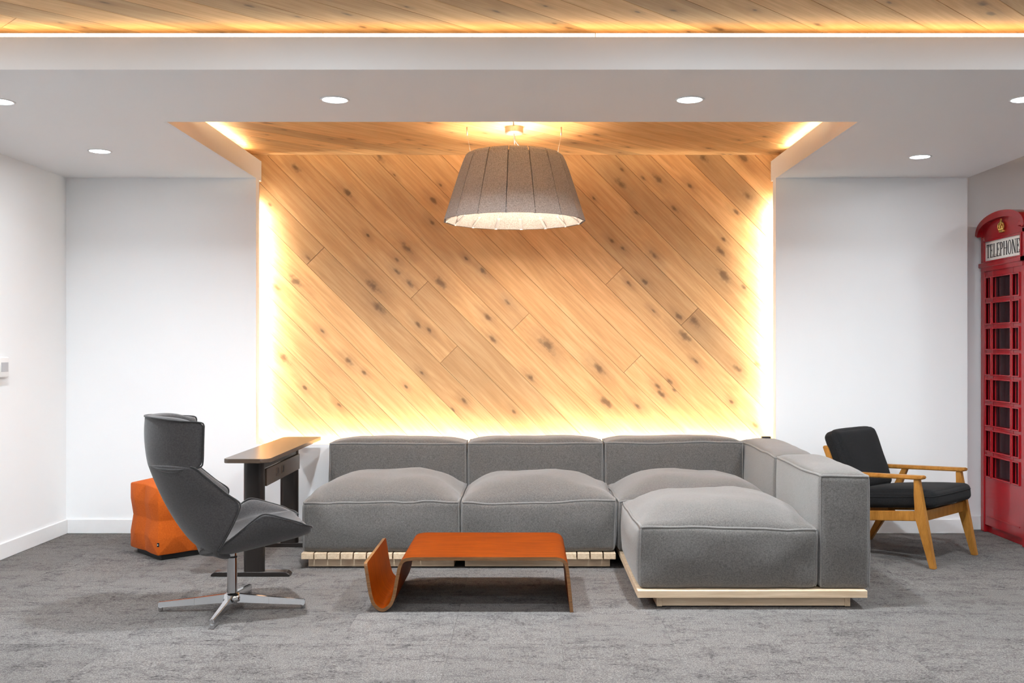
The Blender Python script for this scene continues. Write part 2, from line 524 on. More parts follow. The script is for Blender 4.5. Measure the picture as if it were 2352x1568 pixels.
bm = NB(); box(bm, -2.6, 2.4, YB + 0.016, YB + 0.1, 0, 2.70)
wood_wall = struct('wall_back', bm, M['oak'], 'back wall clad in diagonal knotty oak boards')
KN = [(678,384,9),(798,441,9),(867,510,4),(934,569,10),(912,597,5),(911,623,7),(941,651,8),(1012,649,12),(857,658,13),(869,705,12),
      (678,645,12),(709,594,7),(637,661,8),(652,822,11),(802,829,8),(835,855,5),(985,757,6),(960,746,7),(969,856,5),(1066,920,6),(932,887,4),
      (1040,942,5),(1120,727,8),(1136,728,6),(1166,694,6),(1132,779,7),(1143,778,5),(1110,622,7),(1071,594,4),(996,461,7),(992,510,6),
      (873,361,9),(906,402,4),(1012,425,4),(1709,364,11),(1616,363,9),(1511,410,9),(1424,420,10),(1429,390,5),(1717,449,10),(1549,480,7),
      (1478,409,5),(1585,427,7),(1691,487,6),(1655,577,9),(1662,550,5),(1662,633,14),(1709,660,6),(1462,490,5),(1365,456,4),(1405,552,6),
      (1432,572,5),(1480,646,7),(1444,650,5),(1559,726,7),(1594,737,12),(1571,770,12),(1597,829,6),(1500,713,5),(1695,847,8),(1740,836,7),
      (1256,792,15),(1376,846,10),(1218,868,8),(1286,912,7),(1511,887,7),(1519,905,8),(1537,874,7),(1462,930,7),(1392,924,11),(1735,977,6),
      (1680,922,5),(1548,895,5),(1253,849,4),(1502,585,8),(845,540,4),(740,760,5),(700,890,5),(780,930,5),(1180,945,5),(1330,960,5),(620,470,5)]
KN = [(*wall_uv(x, y), 0.78 * r / S7) for x, y, r in sorted(KN, key=lambda q: -q[2])]
JOINTS = {}
for (xa, ya, xb, yb) in ((743,570,704,608),(980,649,943,686),(1048,798,1014,830),(1427,618,1392,653),(1214,722,1176,757),(1601,711,1564,746),(1469,821,1432,854),(640,1000,600,1040),(1790,560,1750,600)):
    u, v = wall_uv((xa + xb) / 2, (ya + yb) / 2)
    JOINTS.setdefault(round((v - ((17 - 410) / S7 + CAM_H) * RC) / (80 / S7 * RC) - 0.5), []).append(u)
V0 = ((17 - 410) / S7 + CAM_H) * RC
PW = 80 / S7 * RC
rect = [to_uv(X, Z) for X, Z in ((AL - 0.16, 0.45), (AR + 0.16, 0.45), (AR + 0.16, ZC), (AL - 0.16, ZC))]
axw, ayw, azw = (RC, 0, -RC), (RC, 0, RC), (0, -1, 0)
g = 0.0008
for k in range(-14, 30):
    strip = clip_poly(rect, 0, 1, V0 + PW * (k + 1) - g)
    if len(strip) >= 3: strip = clip_poly(strip, 0, -1, -(V0 + PW * k + g))
    if len(strip) < 3: continue
    cuts = [-99] + sorted(JOINTS.get(k, [])) + [99]
    for a, b in zip(cuts, cuts[1:]):
        piece = clip_poly(strip, -1, 0, -(a + g))
        if len(piece) >= 3: piece = clip_poly(piece, 1, 0, b - g)
        if len(piece) < 3: continue
        kn = [q for q in KN if V0 + PW * k <= q[1] < V0 + PW * (k + 1) and a <= q[0] < b]
        plank(wood_wall, piece, (0, YB + 0.016, 0), axw, ayw, azw, 0.016, kn, M['oak'])

# wooden ceiling with its boards (one plane, seen in the alcove and in front of the bulkhead)
bm = NB(); box(bm, XL - 0.1, XE, YBK, YB + 0.1, ZC + 0.016, ZC + 0.1)
ceiling = struct('ceiling', bm, M['oak'], 'ceiling of diagonal oak boards')
axc, ayc, azc = (RC, RC, 0), (RC, -RC, 0), (0, 0, -1)
def ceil_uv(X, Y): return ((X + Y) * RC, (X - Y) * RC)
rnd = random.Random(5)
for (X0, X1, Y0, Y1, off) in ((AL - 0.22, AR + 0.22, YR - 0.1, YB, 0.04), (-2.75, 2.55, 3.2, 4.75, 0.06)):
    rect = [ceil_uv(X, Y) for X, Y in ((X0, Y0), (X1, Y0), (X1, Y1), (X0, Y1))]
    for k in range(-70, 40):
        strip = clip_poly(rect, 0, 1, off + PW * (k + 1) - g)
        if len(strip) >= 3: strip = clip_poly(strip, 0, -1, -(off + PW * k + g))
        if len(strip) < 3: continue
        us = [p[0] for p in strip]
        cuts = [-99]
        if rnd.random() < 0.45 and max(us) - min(us) > 0.8: cuts.append(rnd.uniform(min(us) + 0.3, max(us) - 0.3))
        cuts.append(99)
        for a, b in zip(cuts, cuts[1:]):
            piece = clip_poly(strip, -1, 0, -(a + g))
            if len(piece) >= 3: piece = clip_poly(piece, 1, 0, b - g)
            if len(piece) < 3: continue
            ul = [p[0] for p in piece]; L = max(ul) - min(ul)
            kn = [(rnd.uniform(min(ul), max(ul)), off + PW * (k + rnd.uniform(0.15, 0.85)), rnd.choice((0.008, 0.010, 0.013, 0.018))) for _ in range(int(L * 2.2 + 0.5))]
            plank(ceiling, piece, (0, 0, ZC + 0.016), axc, ayc, azc, 0.016, kn, M['oak'])

# dropped soffit with the alcove opening
bm = NB()
box(bm, XL, XR, YF, YR, ZS, ZL)
box(bm, XL, AL - 0.018, YR, YB - 0.001, ZS, ZL)
box(bm, AR + 0.018, XR, YR, YB - 0.001, ZS, ZL)
box(bm, XL, XR, YR - 0.10, YR - 0.085, ZL, ZC)  # unseen divider added to keep the front strip's light inside the alcove
struct('ceiling_soffit', bm, M['white'], 'dropped white plaster soffit with recessed lights')
# fascias that run back to the wooden wall
for nm, xa, xb in (('trim_1', AL - 0.018, AL), ('trim_2', AR, AR + 0.018)):
    bm = NB(); box(bm, xa, xb, YR + 0.001, YB - 0.001, ZS - 0.001, ZL + 0.002)
    struct(nm, bm, M['trim'], 'white fascia board beside the wooden ceiling')
# outer edge beam of the soffit (right) and upper ceiling strip of the passage
# baseboards
BH, BT = 0.0985, 0.014
def baseboard(name, x0, x1, y0, y1):
    bm = NB(); box(bm, x0, x1, y0, y1, 0, BH, 0.003); struct(name, bm, M['trim'])
baseboard('baseboard_left', XL, XL + BT, YBK, YW)
baseboard('baseboard_back_left', XL + BT, AL, YW - BT, YW)
baseboard('baseboard_back', AL, AR, YW - BT, YW)
baseboard('baseboard_back_right', AR, XR, YW - BT, YW)
baseboard('baseboard_passage', XR, XE, YB - BT, YB)
baseboard('baseboard_return', XR, XR + BT, YW, YB - BT)

# ---------------------------------------------------------------- lights of the place
def downlight(x, y, z, watts, label, group=None, r=0.058):
    t = thing('downlight', label, 'downlight', (x, y, z), 0, group)
    bm = NB()
    lathe(bm, [(r, 0.0), (r + 0.002, -0.003), (r + 0.010, -0.004), (r + 0.012, 0.0)], 40)
    obj('trim_ring', bm, M['trim'], t, True)
    bm = NB()
    bm.faces.new([bm.verts.new((r * math.cos(2 * PI * k / 20), -r * math.sin(2 * PI * k / 20), -0.0018)) for k in range(20)])
    obj('lens', bm, M['down'], t, recalc=False)
    ld = bpy.data.lights.new('downlight_lamp', 'AREA')
    ld.shape = 'DISK'; ld.size = 2 * r; ld.energy = watts; ld.color = COOL; ld.spread = math.radians(160 if z < 2.5 and y < 5.5 else 179)
    lo = bpy.data.objects.new('lamp', ld); C.objects.link(lo); lo.parent = t; lo.location = (0, 0, -0.006)
    return t
for px, py, lab in ((769, 229, 'round recessed downlight in the soffit left of the felt pendant'),
                    (1584, 229, 'round recessed downlight in the soffit right of the felt pendant'),
                    (229, 347, 'round recessed downlight above the left white wall'),
                    (2113, 360, 'round recessed downlight above the right white wall and armchair'),
                    (2353, 228, 'round recessed downlight cut by the right edge of the photo'),
                    (-1, 233, 'round recessed downlight cut by the left edge of the photo')):
    Y = (ZS - CAM_H) * F_PX / (800 - py)
    downlight((px - 1210) / F_PX * Y, Y, ZS, P_DOWN * (0.09 if Y > 5.5 else 1.3 if abs(px - 1176) < 500 else 0.85), lab)
for x in (-2.51, -0.91, 0.77, 2.34):
    for y in (-1.2, 0.3, 1.8, 3.3):
        downlight(x, y, ZC, P_ROOM, 'round recessed downlight in the wooden ceiling of the open room', 'downlights of the open room', 0.07)
for x, y in ((4.1, 5.4), (4.1, 3.2)):
    downlight(x, y, ZC, P_ROOM * 0.8, 'round recessed downlight in the ceiling of the side passage', 'downlights of the side passage', 0.06)

def strip_light(name, label, x0, x1, y0, y1, z0, z1, mat):
    bm = NB(); box(bm, x0, x1, y0, y1, z0, z1)
    return tag(obj(name, bm, mat), label, 'light strip')
strip_light('light_strip', 'warm vertical light strip tucked behind the left white wall edge', AL - 0.050, AL - 0.038, 7.0855, 7.094, 0.70, 2.27, M['ledwall'])
strip_light('light_strip', 'warm vertical light strip tucked behind the right white wall edge', AR + 0.038, AR + 0.050, 7.0855, 7.094, 0.70, 2.27, M['ledwall'])
strip_light('light_strip', 'warm horizontal light strip tucked behind the low wall and sofa', AL + 0.06, AR - 0.06, 7.0855, 7.094, LEDGE - 0.045, LEDGE - 0.033, M['ledlow'])
strip_light('light_strip', 'warm light strip on top of the left fascia of the wooden ceiling', AL - 0.050, AL - 0.038, YR + 0.1, YB - 0.25, ZL, ZL + 0.008, M['ledcove'])
strip_light('light_strip', 'warm light strip on top of the right fascia of the wooden ceiling', AR + 0.038, AR + 0.050, YR + 0.1, YB - 0.25, ZL, ZL + 0.008, M['ledcove'])
strip_light('light_strip', 'added unseen warm light strip on the front soffit that brightens the wooden ceiling', AL + 0.05, AR - 0.05, YR - 0.060, YR - 0.048, ZL, ZL + 0.008, M['ledfill'])  # unseen strip, added to lift the alcove ceiling
t = thing('linear_light', 'long glowing linear light along the top of the white bulkhead', 'light strip', (0.29, YF + 0.011, ZL))
xs = [-3.16, -2.01, -0.861, 0.29, 1.439, 2.588]
for a, b in zip(xs, xs[1:]):
    bm = NB(); box(bm, a - 0.29 + 0.002, b - 0.29 - 0.002, -0.008, 0.008, 0.0, 0.016)
    obj('light_segment', bm, M['ledfront'], t)

# ---------------------------------------------------------------- sectional sofa
class Cushion:
    """rounded, puffed box; p(u, v, w) maps [-1, 1]^3 onto it"""
    def __init__(s, x0, x1, y0, y1, z0, z1, crown=0.0, bulge=0.02, rad=0.02, wob=0.006, seed=0.0, pw=3.5):
        s.c = Vector(((x0 + x1) / 2, (y0 + y1) / 2, (z0 + z1) / 2))
        s.h = Vector(((x1 - x0) / 2, (y1 - y0) / 2, (z1 - z0) / 2))
        s.crown, s.bulge, s.rad, s.wob, s.seed, s.pw = crown, bulge, rad, wob, seed, pw
    def p(s, u, v, w, out=0.0):
        h, r = s.h, s.rad
        q = Vector((h.x * u, h.y * v, h.z * w))
        inn = Vector([max(-(h[i] - r), min(h[i] - r, q[i])) for i in range(3)])
        d = q - inn
        if d.length > 1e-9:
            d = d * (max(abs(d.x), abs(d.y), abs(d.z)) / d.length)
            d += d.normalized() * out
        q = inn + d
        B = s.bulge
        q.x += u * B * (1 - w * w) * (1 - v ** 4) * (1 if abs(u) > 0.5 else 0.5)
        q.y += v * B * (1 - w * w) * (1 - u ** 4)
        if w > 0:
            cr = s.crown * (1 - abs(u) ** s.pw) * (1 - abs(v) ** s.pw)
            q.z += cr * w ** 6
        n = noise.noise(Vector((q.x * 3.1 + s.seed, q.y * 3.1, q.z * 4.0 + s.seed)))
        n2 = noise.noise(Vector((q.x * 9.0 + s.seed, q.y * 9.0, q.z * 7.0 + 3 * s.seed)))
        q.z += s.wob * (n * 1.3 + 0.55 * n2) * (0.5 + 0.5 * w)
        q.y += s.wob * n2 * 0.9
        q.x += s.wob * n * 0.5
        return s.c + q
    def mesh(s, n=26):
        bm = NB()
        sp = [math.sin((2 * i / n - 1) * PI / 2) for i in range(n + 1)]
        cache = {}
        def vt(a, b, c):
            key = (round(a, 5), round(b, 5), round(c, 5))
            if key not in cache: cache[key] = bm.verts.new(s.p(a, b, c))
            return cache[key]
        for ax in range(3):
            for sg in (-1, 1):
                for i in range(n):
                    for j in range(n):
                        q = []
                        for a, b in ((sp[i], sp[j]), (sp[i + 1], sp[j]), (sp[i + 1], sp[j + 1]), (sp[i], sp[j + 1])):
                            k = [a, b]; k.insert(ax, sg)
                            q.append(vt(*k))
                        try: bm.faces.new(q)
                        except ValueError: pass
        return bm
    def piping(s, r=0.0066, n=22, verts=True):
        bm = NB()
        sp = [math.sin((2 * i / n - 1) * PI / 2) for i in range(n + 1)]
        loop = [(-1, v) for v in sp[:-1]] + [(u, 1) for u in sp[:-1]] + [(1, v) for v in sp[::-1][:-1]] + [(u, -1) for u in sp[::-1][:-1]]
        tube(bm, [s.p(u, v, 1, 0.002) for u, v in loop], r, 6, closed=True)
        if verts:
            for u in (-1, 1):
                for v in (-1, 1):
                    tube(bm, [s.p(u, v, w2, 0.001) for w2 in sp], r * 0.75, 6)
        return bm

sofa = thing('sectional_sofa', 'grey fabric L-shaped sectional sofa on low slatted birch platforms', 'sofa', (0.18, 5.95, 0))
so = Vector((0.18, 5.95, 0))
def add_cushion(name, x0, x1, y0, y1, z0, z1, label=None, **kw):
    c = Cushion(x0 - so.x, x1 - so.x, y0 - so.y, y1 - so.y, z0, z1, **kw)
    o = obj(name, c.mesh(), M['sofa'], sofa, True, label)
    obj('piping', c.piping(), M['pipe'], o, True)
ZP = 0.093
add_cushion('seat_cushion', -1.304, -0.389, 5.885, 6.66, ZP, 0.388, crown=0.125, bulge=0.022, seed=1.3, rad=0.032, wob=0.013)
add_cushion('seat_cushion', -0.384, 0.519, 5.885, 6.66, ZP, 0.388, crown=0.125, bulge=0.022, seed=4.1, rad=0.032, wob=0.013)
add_cushion('seat_cushion', 0.526, 1.43, 5.89, 6.66, ZP, 0.392, crown=0.125, bulge=0.022, seed=7.7, rad=0.032, wob=0.013)
add_cushion('seat_cushion', 0.552, 1.432, 4.985, 5.875, ZP, 0.396, crown=0.118, bulge=0.022, seed=11.9, rad=0.032, wob=0.013)
add_cushion('back_cushion', -1.300, -0.398, 6.665, 6.945, ZP, 0.655, pw=5.0, crown=0.032, bulge=0.012, seed=2.2, rad=0.024)
add_cushion('back_cushion', -0.388, 0.502, 6.665, 6.945, ZP, 0.655, pw=5.0, crown=0.032, bulge=0.012, seed=5.4, rad=0.024)
add_cushion('back_cushion', 0.512, 1.425, 6.665, 6.945, ZP, 0.660, pw=5.0, crown=0.032, bulge=0.012, seed=9.1, rad=0.024)
add_cushion('arm_cushion', 1.440, 1.685, 5.890, 6.90, ZP, 0.650, pw=5.0, crown=0.032, bulge=0.014, seed=3.3, rad=0.024)
add_cushion('arm_cushion', 1.440, 1.688, 4.985, 5.872, ZP, 0.650, pw=5.0, crown=0.032, bulge=0.014, seed=6.6, rad=0.024)
# platforms: slats (front to back under the long row, crosswise under the chaise)
pitch = (0.518 + 1.307) / 24
slat_me = None
def shared(name, me, parent, loc):
    o = bpy.data.objects.new(name, me); C.objects.link(o); o.parent = parent; o.location = loc
    return o
for i in range(24):
    if slat_me is None:
        bm = NB(); box(bm, -pitch / 2 + 0.0038, pitch / 2 - 0.0038, -0.54, 0.54, -0.0175, 0.0175, 0.0015)
        s0 = obj('slat', bm, M['birch'], sofa); slat_me = s0.data
        s0.location = (-1.307 + pitch * (i + 0.5) - so.x, 6.40 - so.y, 0.0745)
    else:
        shared('slat', slat_me, sofa, (-1.307 + pitch * (i + 0.5) - so.x, 6.40 - so.y, 0.0745))
slat_me = None
for (ya, n) in ((4.95, 12), (5.865, 14)):
    for i in range(n):
        y = ya + 0.0757 * (i + 0.5)
        if slat_me is None:
            bm = NB(); box(bm, -0.561, 0.561, -0.0345, 0.0345, -0.0175, 0.0175, 0.0015)
            s0 = obj('slat', bm, M['birch_x'], sofa); slat_me = s0.data
            s0.location = (1.102 - so.x, y - so.y, 0.0745)
        else:
            shared('slat', slat_me, sofa, (1.102 - so.x, y - so.y, 0.0745))
def sbox(name, x0, x1, y0, y1, z0, z1, mat, bev=0.0015, label=None):
    bm = NB(); box(bm, x0 - so.x, x1 - so.x, y0 - so.y, y1 - so.y, z0, z1, bev)
    return obj(name, bm, mat, sofa, label=label)
for x0, x1 in ((-1.270, -0.423), (-0.360, 0.484)):
    sbox('plinth_board', x0, x1, 5.905, 5.927, 0.006, 0.057, M['birch_x'])
    sbox('plinth_board', x0, x0 + 0.022, 5.927, 6.90, 0.006, 0.057, M['birch'])
    sbox('plinth_board', x1 - 0.022, x1, 5.927, 6.90, 0.006, 0.057, M['birch'])
    sbox('plinth_foot', x0 + 0.01, x1 - 0.01, 5.94, 6.88, 0.0, 0.008, M['black'], 0)
sbox('plinth_board', 0.667, 1.567, 5.003, 5.022, 0.006, 0.057, M['birch_x'])
for x0 in (0.640, 1.567):
    sbox('plinth_board', x0, x0 + 0.027, 5.0, 6.86, 0.004, 0.057, M['birch'])
sbox('plinth_foot', 0.66, 1.575, 5.03, 6.84, 0.0, 0.008, M['black'], 0)
sbox('connector', 1.60, 1.66, 6.90, 6.93, 0.62, 0.675, M['black'], 0.003, 'small black connector plate at the sofa corner')

# ---------------------------------------------------------------- bent plywood coffee table
def catmull(pts, n=6):
    out = []
    P = [Vector(p) for p in pts]
    for i in range(len(P) - 1):
        p0 = P[max(i - 1, 0)]; p1 = P[i]; p2 = P[i + 1]; p3 = P[min(i + 2, len(P) - 1)]
        for k in range(n):
            t = k / n
            out.append(0.5 * ((2 * p1) + (-p0 + p2) * t + (2 * p0 - 5 * p1 + 4 * p2 - p3) * t * t + (-p0 + 3 * p1 - 3 * p2 + p3) * t ** 3))
    out.append(P[-1])
    return out
prof = catmull([(-.780, .238), (-.772, .19), (-.763, .13), (-.752, .075), (-.736, .036), (-.700, .0115), (-.664, .030), (-.645, .068), (-.634, .12), (-.624, .175),
                (-.613, .222), (-.596, .249), (-.560, .2575), (-.50, .2585), (-.30, .2585), (-.05, .2585), (.10, .2585), (.148, .2575), (.178, .247), (.193, .219), (.201, .16), (.209, .08), (.217, .0)], 6)
TX, TY = -0.29, 5.23
table = thing('coffee_table', 'low bent plywood coffee table with a curled magazine holder', 'table', (TX, TY, 0))
th = 0.0165
def ply(name, i0, i1, taper_top=False):
    pts = prof[i0:i1 + 1]
    nrm = []
    for i in range(len(prof)):
        a = prof[max(i - 1, 0)]; b = prof[min(i + 1, len(prof) - 1)]
        t = (b - a).normalized(); nrm.append(Vector((-t.y, t.x)))
    bm = NB()
    lay = []
    y0, y1 = -0.33, 0.33
    for i in range(i0, i1 + 1):
        p, n = prof[i], nrm[i]
        ya, yb = y0, y1
        if taper_top and i - i0 < 4:
            k = (0.012, 0.004, 0.0012, 0)[i - i0]; ya += k; yb -= k
        a = p + n * th / 2; b = p - n * th / 2
        lay.append([bm.verts.new((a.x - TX, ya, max(a.y, 0))), bm.verts.new((a.x - TX, yb, max(a.y, 0))), bm.verts.new((b.x - TX, yb, max(b.y, 0))), bm.verts.new((b.x - TX, ya, max(b.y, 0)))])
    for A, B in zip(lay, lay[1:]):
        for k in range(4):
            f = bm.faces.new((A[k], A[(k + 1) % 4], B[(k + 1) % 4], B[k]))
            f.material_index = 1 if k in (1, 3) else 0
    for e in (lay[0], lay[-1]):
        f = bm.faces.new(e); f.material_index = 1
    return obj(name, bm, [M['ply_top'], M['ply_edge']], table, 35)
ia = 6 * 10; ib = 6 * 18
ply('magazine_holder', 0, ia, True)
ply('tabletop', ia, ib)
ply('leg', ib, len(prof) - 1)

# ---------------------------------------------------------------- swivel wing chair
TH = math.radians(22)
chair = thing('wing_chair', 'charcoal upholstered swivel wing chair on a polished four-star base', 'chair', (-1.437, 4.95, 0), TH)
def interp(tab, x):
    tab = sorted(tab)
    if x <= tab[0][0]: return tab[0][1]
    for (a, va), (b, vb) in zip(tab, tab[1:]):
        if x <= b: return va + (vb - va) * (x - a) / (b - a)
    return tab[-1][1]
FC = [(.278, -.03), (.284, -.075), (.302, -.135), (.354, -.198), (.41, -.240), (.468, -.277), (.55, -.319), (.633, -.355), (.726, -.388), (.78, -.399), (.84, -.405), (.90, -.405), (.955, -.400)]
def back_sheet(rows, thick, name, nt_=20):
    """rows: (z, L, W); a padded shell wrapped round the sitter, local +x is forwards"""
    bm = NB()
    outer, inner = [], []
    for z, L, W in rows:
        fc = interp(FC, z)
        ro, ri = [], []
        for k in range(nt_ + 1):
            t = -PI / 2 + PI * k / nt_
            s, f = W * math.sin(t), fc + L * (1 - math.cos(t)) ** 0.9
            zz = z - (0.018 * (abs(math.sin(t)) ** 3) if z > 0.9 else 0)
            ro.append(Vector((f, s, zz)))
        outer.append(ro)
    m = len(outer)
    for i in range(m):
        ri = []
        for k in range(nt_ + 1):
            a = outer[i][min(k + 1, nt_)] - outer[i][max(k - 1, 0)]
            b = outer[min(i + 1, m - 1)][k] - outer[max(i - 1, 0)][k]
            n = a.cross(b).normalized()
            ri.append(n)
        inner.append(ri)
    ve, vi = [], []
    for i in range(m):
        a, b = [], []
        for k in range(nt_ + 1):
            edge = min(k, nt_ - k) / nt_
            hh = min(i, m - 1 - i)
            e = 0.35 if (k in (0, nt_) or i in (0, m - 1)) else 1.0
            a.append(bm.verts.new(outer[i][k])); b.append(bm.verts.new(outer[i][k] + inner[i][k] * SGN * thick * e))
        ve.append(a); vi.append(b)
    for i in range(m - 1):
        for k in range(nt_):
            bm.faces.new((ve[i][k], ve[i][k + 1], ve[i + 1][k + 1], ve[i + 1][k]))
            bm.faces.new((vi[i][k], vi[i + 1][k], vi[i + 1][k + 1], vi[i][k + 1]))
    for i in range(m - 1):
        for k in (0, nt_):
            bm.faces.new((ve[i][k], ve[i + 1][k], vi[i + 1][k], vi[i][k]))
    for k in range(nt_):
        for i in (0, m - 1):
            bm.faces.new((ve[i][k], ve[i][k + 1], vi[i][k + 1], vi[i][k]))
    o = obj(name, bm, M['chairgrey'], chair, True)
    md = o.modifiers.new('round', 'SUBSURF'); md.levels = md.render_levels = 2
    return o, outer
SGN = 1
def rim_pipe(parent, outer, top=True):
    pts = [r[0] for r in outer]
    if top:
        pts = [r[0] for r in outer[1:-1]] + [p for p in outer[-1][1:-1]] + [r[-1] for r in outer[::-1][1:-1]]
    else:
        pts = [r[0] for r in outer]
    cen = Vector((interp(FC, 0.6) + 0.2, 0, 0.6))
    bm = NB(); tube(bm, catmull3(pts), 0.0042, 6)
    obj('piping', bm, M['chairpipe'], parent, True)
    if not top:
        bm = NB(); tube(bm, catmull3([r[-1] for r in outer]), 0.0042, 6)
        obj('piping', bm, M['chairpipe'], parent, True)
def catmull3(pts, n=3):
    out = []
    P = [Vector(p) for p in pts]
    for i in range(len(P) - 1):
        p0 = P[max(i - 1, 0)]; p1 = P[i]; p2 = P[i + 1]; p3 = P[min(i + 2, len(P) - 1)]
        for k in range(n):
            t = k / n
            out.append(0.5 * ((2 * p1) + (-p0 + p2) * t + (2 * p0 - 5 * p1 + 4 * p2 - p3) * t * t + (-p0 + 3 * p1 - 3 * p2 + p3) * t ** 3))
    out.append(P[-1])
    return out
def by_tip(tab): return [(z, t - interp(FC, z), W) for z, t, W in tab]
rows_head = by_tip([(.720, -.225, .232), (.723, -.185, .236), (.732, -.160, .238), (.76, -.154, .24), (.83, -.152, .24), (.90, -.150, .238), (.937, -.150, .236), (.950, -.162, .234), (.955, -.19, .23)])
rows_back = by_tip([(.280, -.02, .15), (.284, -.05, .185), (.302, -.090, .214), (.337, -.085, .232), (.36, -.072, .243), (.387, -.058, .252), (.43, -.036, .26), (.48, -.012, .265), (.52, .004, .267), (.545, .010, .267), (.565, .0, .266), (.60, -.048, .262), (.65, -.105, .254), (.695, -.155, .245), (.722, -.186, .238), (.73, -.21, .232)])
hd, oh = back_sheet(rows_head, 0.045, 'headrest')
bk, ob_ = back_sheet(rows_back, 0.050, 'backrest')
# seat
def seat_sheet():
    fs = [-.17, -.12, -.05, .02, .07, .11, .15, .21, .28, .33, .36, .372]
    zc = [.300, .287, .283, .290, .297, .304, .312, .325, .342, .356, .368, .380]
    ze = [.312, .325, .372, .432, .474, .498, .494, .474, .450, .434, .424, .412]
    W = [.175, .215, .245, .258, .265, .268, .269, .267, .262, .252, .236, .205]
    nt_ = 20
    bm = NB(); o1, o2 = [], []
    outer = []
    for f, a, b, w_ in zip(fs, zc, ze, W):
        row = []
        for k in range(nt_ + 1):
            t = -PI / 2 + PI * k / nt_
            row.append(Vector((f - 0.02 * abs(math.sin(t)) ** 2 * (f > 0.3), w_ * math.sin(t), a + (b - a) * (1 - math.cos(t)) ** 1.25)))
        outer.append(row)
    m = len(outer)
    for i in range(m):
        A, B = [], []
        for k in range(nt_ + 1):
            da = outer[i][min(k + 1, nt_)] - outer[i][max(k - 1, 0)]
            db = outer[min(i + 1, m - 1)][k] - outer[max(i - 1, 0)][k]
            n = db.cross(da).normalized()
            if n.z < 0: n = -n
            q = abs(k / nt_ * 2 - 1)
            th_ = 0.07 if q < 0.7 else 0.05
            e = 0.6 if (k in (0, nt_) or i in (0, m - 1)) else 1.0
            A.append(bm.verts.new(outer[i][k])); B.append(bm.verts.new(outer[i][k] + n * th_ * e))
        o1.append(A); o2.append(B)
    for i in range(m - 1):
        for k in range(nt_):
            bm.faces.new((o1[i][k], o1[i][k + 1], o1[i + 1][k + 1], o1[i + 1][k]))
            bm.faces.new((o2[i][k], o2[i + 1][k], o2[i + 1][k + 1], o2[i][k + 1]))
        for k in (0, nt_):
            bm.faces.new((o1[i][k], o1[i + 1][k], o2[i + 1][k], o2[i][k]))
    for k in range(nt_):
        for i in (0, m - 1):
            bm.faces.new((o1[i][k], o1[i][k + 1], o2[i][k + 1], o2[i][k]))
    o = obj('seat', bm, M['chairgrey'], chair, True)
    md = o.modifiers.new('round', 'SUBSURF'); md.levels = md.render_levels = 2
    return o, outer
st, os_ = seat_sheet()
for par, rows, tp in ((hd, oh, True), (bk, ob_[3:], False), (st, os_[2:], False)):
    rim_pipe(par, rows, tp)
bm = NB(); lathe(bm, [(0.030, 0.05), (0.0245, 0.09), (0.0235, 0.255), (0.0235, 0.258)], 28)
col = obj('column', bm, M['chrome'], chair, 40)
bm = NB(); lathe(bm, [(0.0245, 0.256), (0.0245, 0.264)], 28); obj('collar_ring', bm, M['black'], col)
bm = NB(); lathe(bm, [(0.022, 0.264), (0.022, 0.296), (0.05, 0.300), (0.05, 0.305)], 28); obj('swivel_mount', bm, M['chrome'], chair, 40)
bm = NB(); lathe(bm, [(0.020, 0.040), (0.044, 0.046), (0.046, 0.066), (0.036, 0.080), (0.026, 0.086)], 32); obj('hub', bm, M['chrome'], chair, 50)
for a in (4.7, 91.4, 184.7, 271.4):
    a = math.radians(a) - TH
    lg = bpy.data.objects.new('leg', None)
    bm = NB()
    def sec(d, w_, z0, z1): return [(d, -w_, z0), (d, w_, z0), (d, w_ * 0.7, z1), (d, -w_ * 0.7, z1)]
    hexa(bm, sec(0.025, 0.021, 0.040, 0.080), sec(0.18, 0.017, 0.030, 0.062), 0.003, 2)
    hexa(bm, sec(0.175, 0.017, 0.030, 0.0625), sec(0.350, 0.013, 0.020, 0.045), 0.003, 2)
    bmesh.ops.rotate(bm, verts=bm.verts, cent=(0, 0, 0), matrix=Matrix.Rotation(a, 3, 'Z'))
    bpy.data.objects.remove(lg)
    lg = obj('leg', bm, M['chrome'], chair, 30)
    bm = NB(); lathe(bm, [(0.009, 0.0), (0.011, 0.003), (0.011, 0.026), (0.008, 0.030)], 16, (0.340 * math.cos(a), 0.340 * math.sin(a), 0))
    obj('foot', bm, M['chrome'], lg, 40)

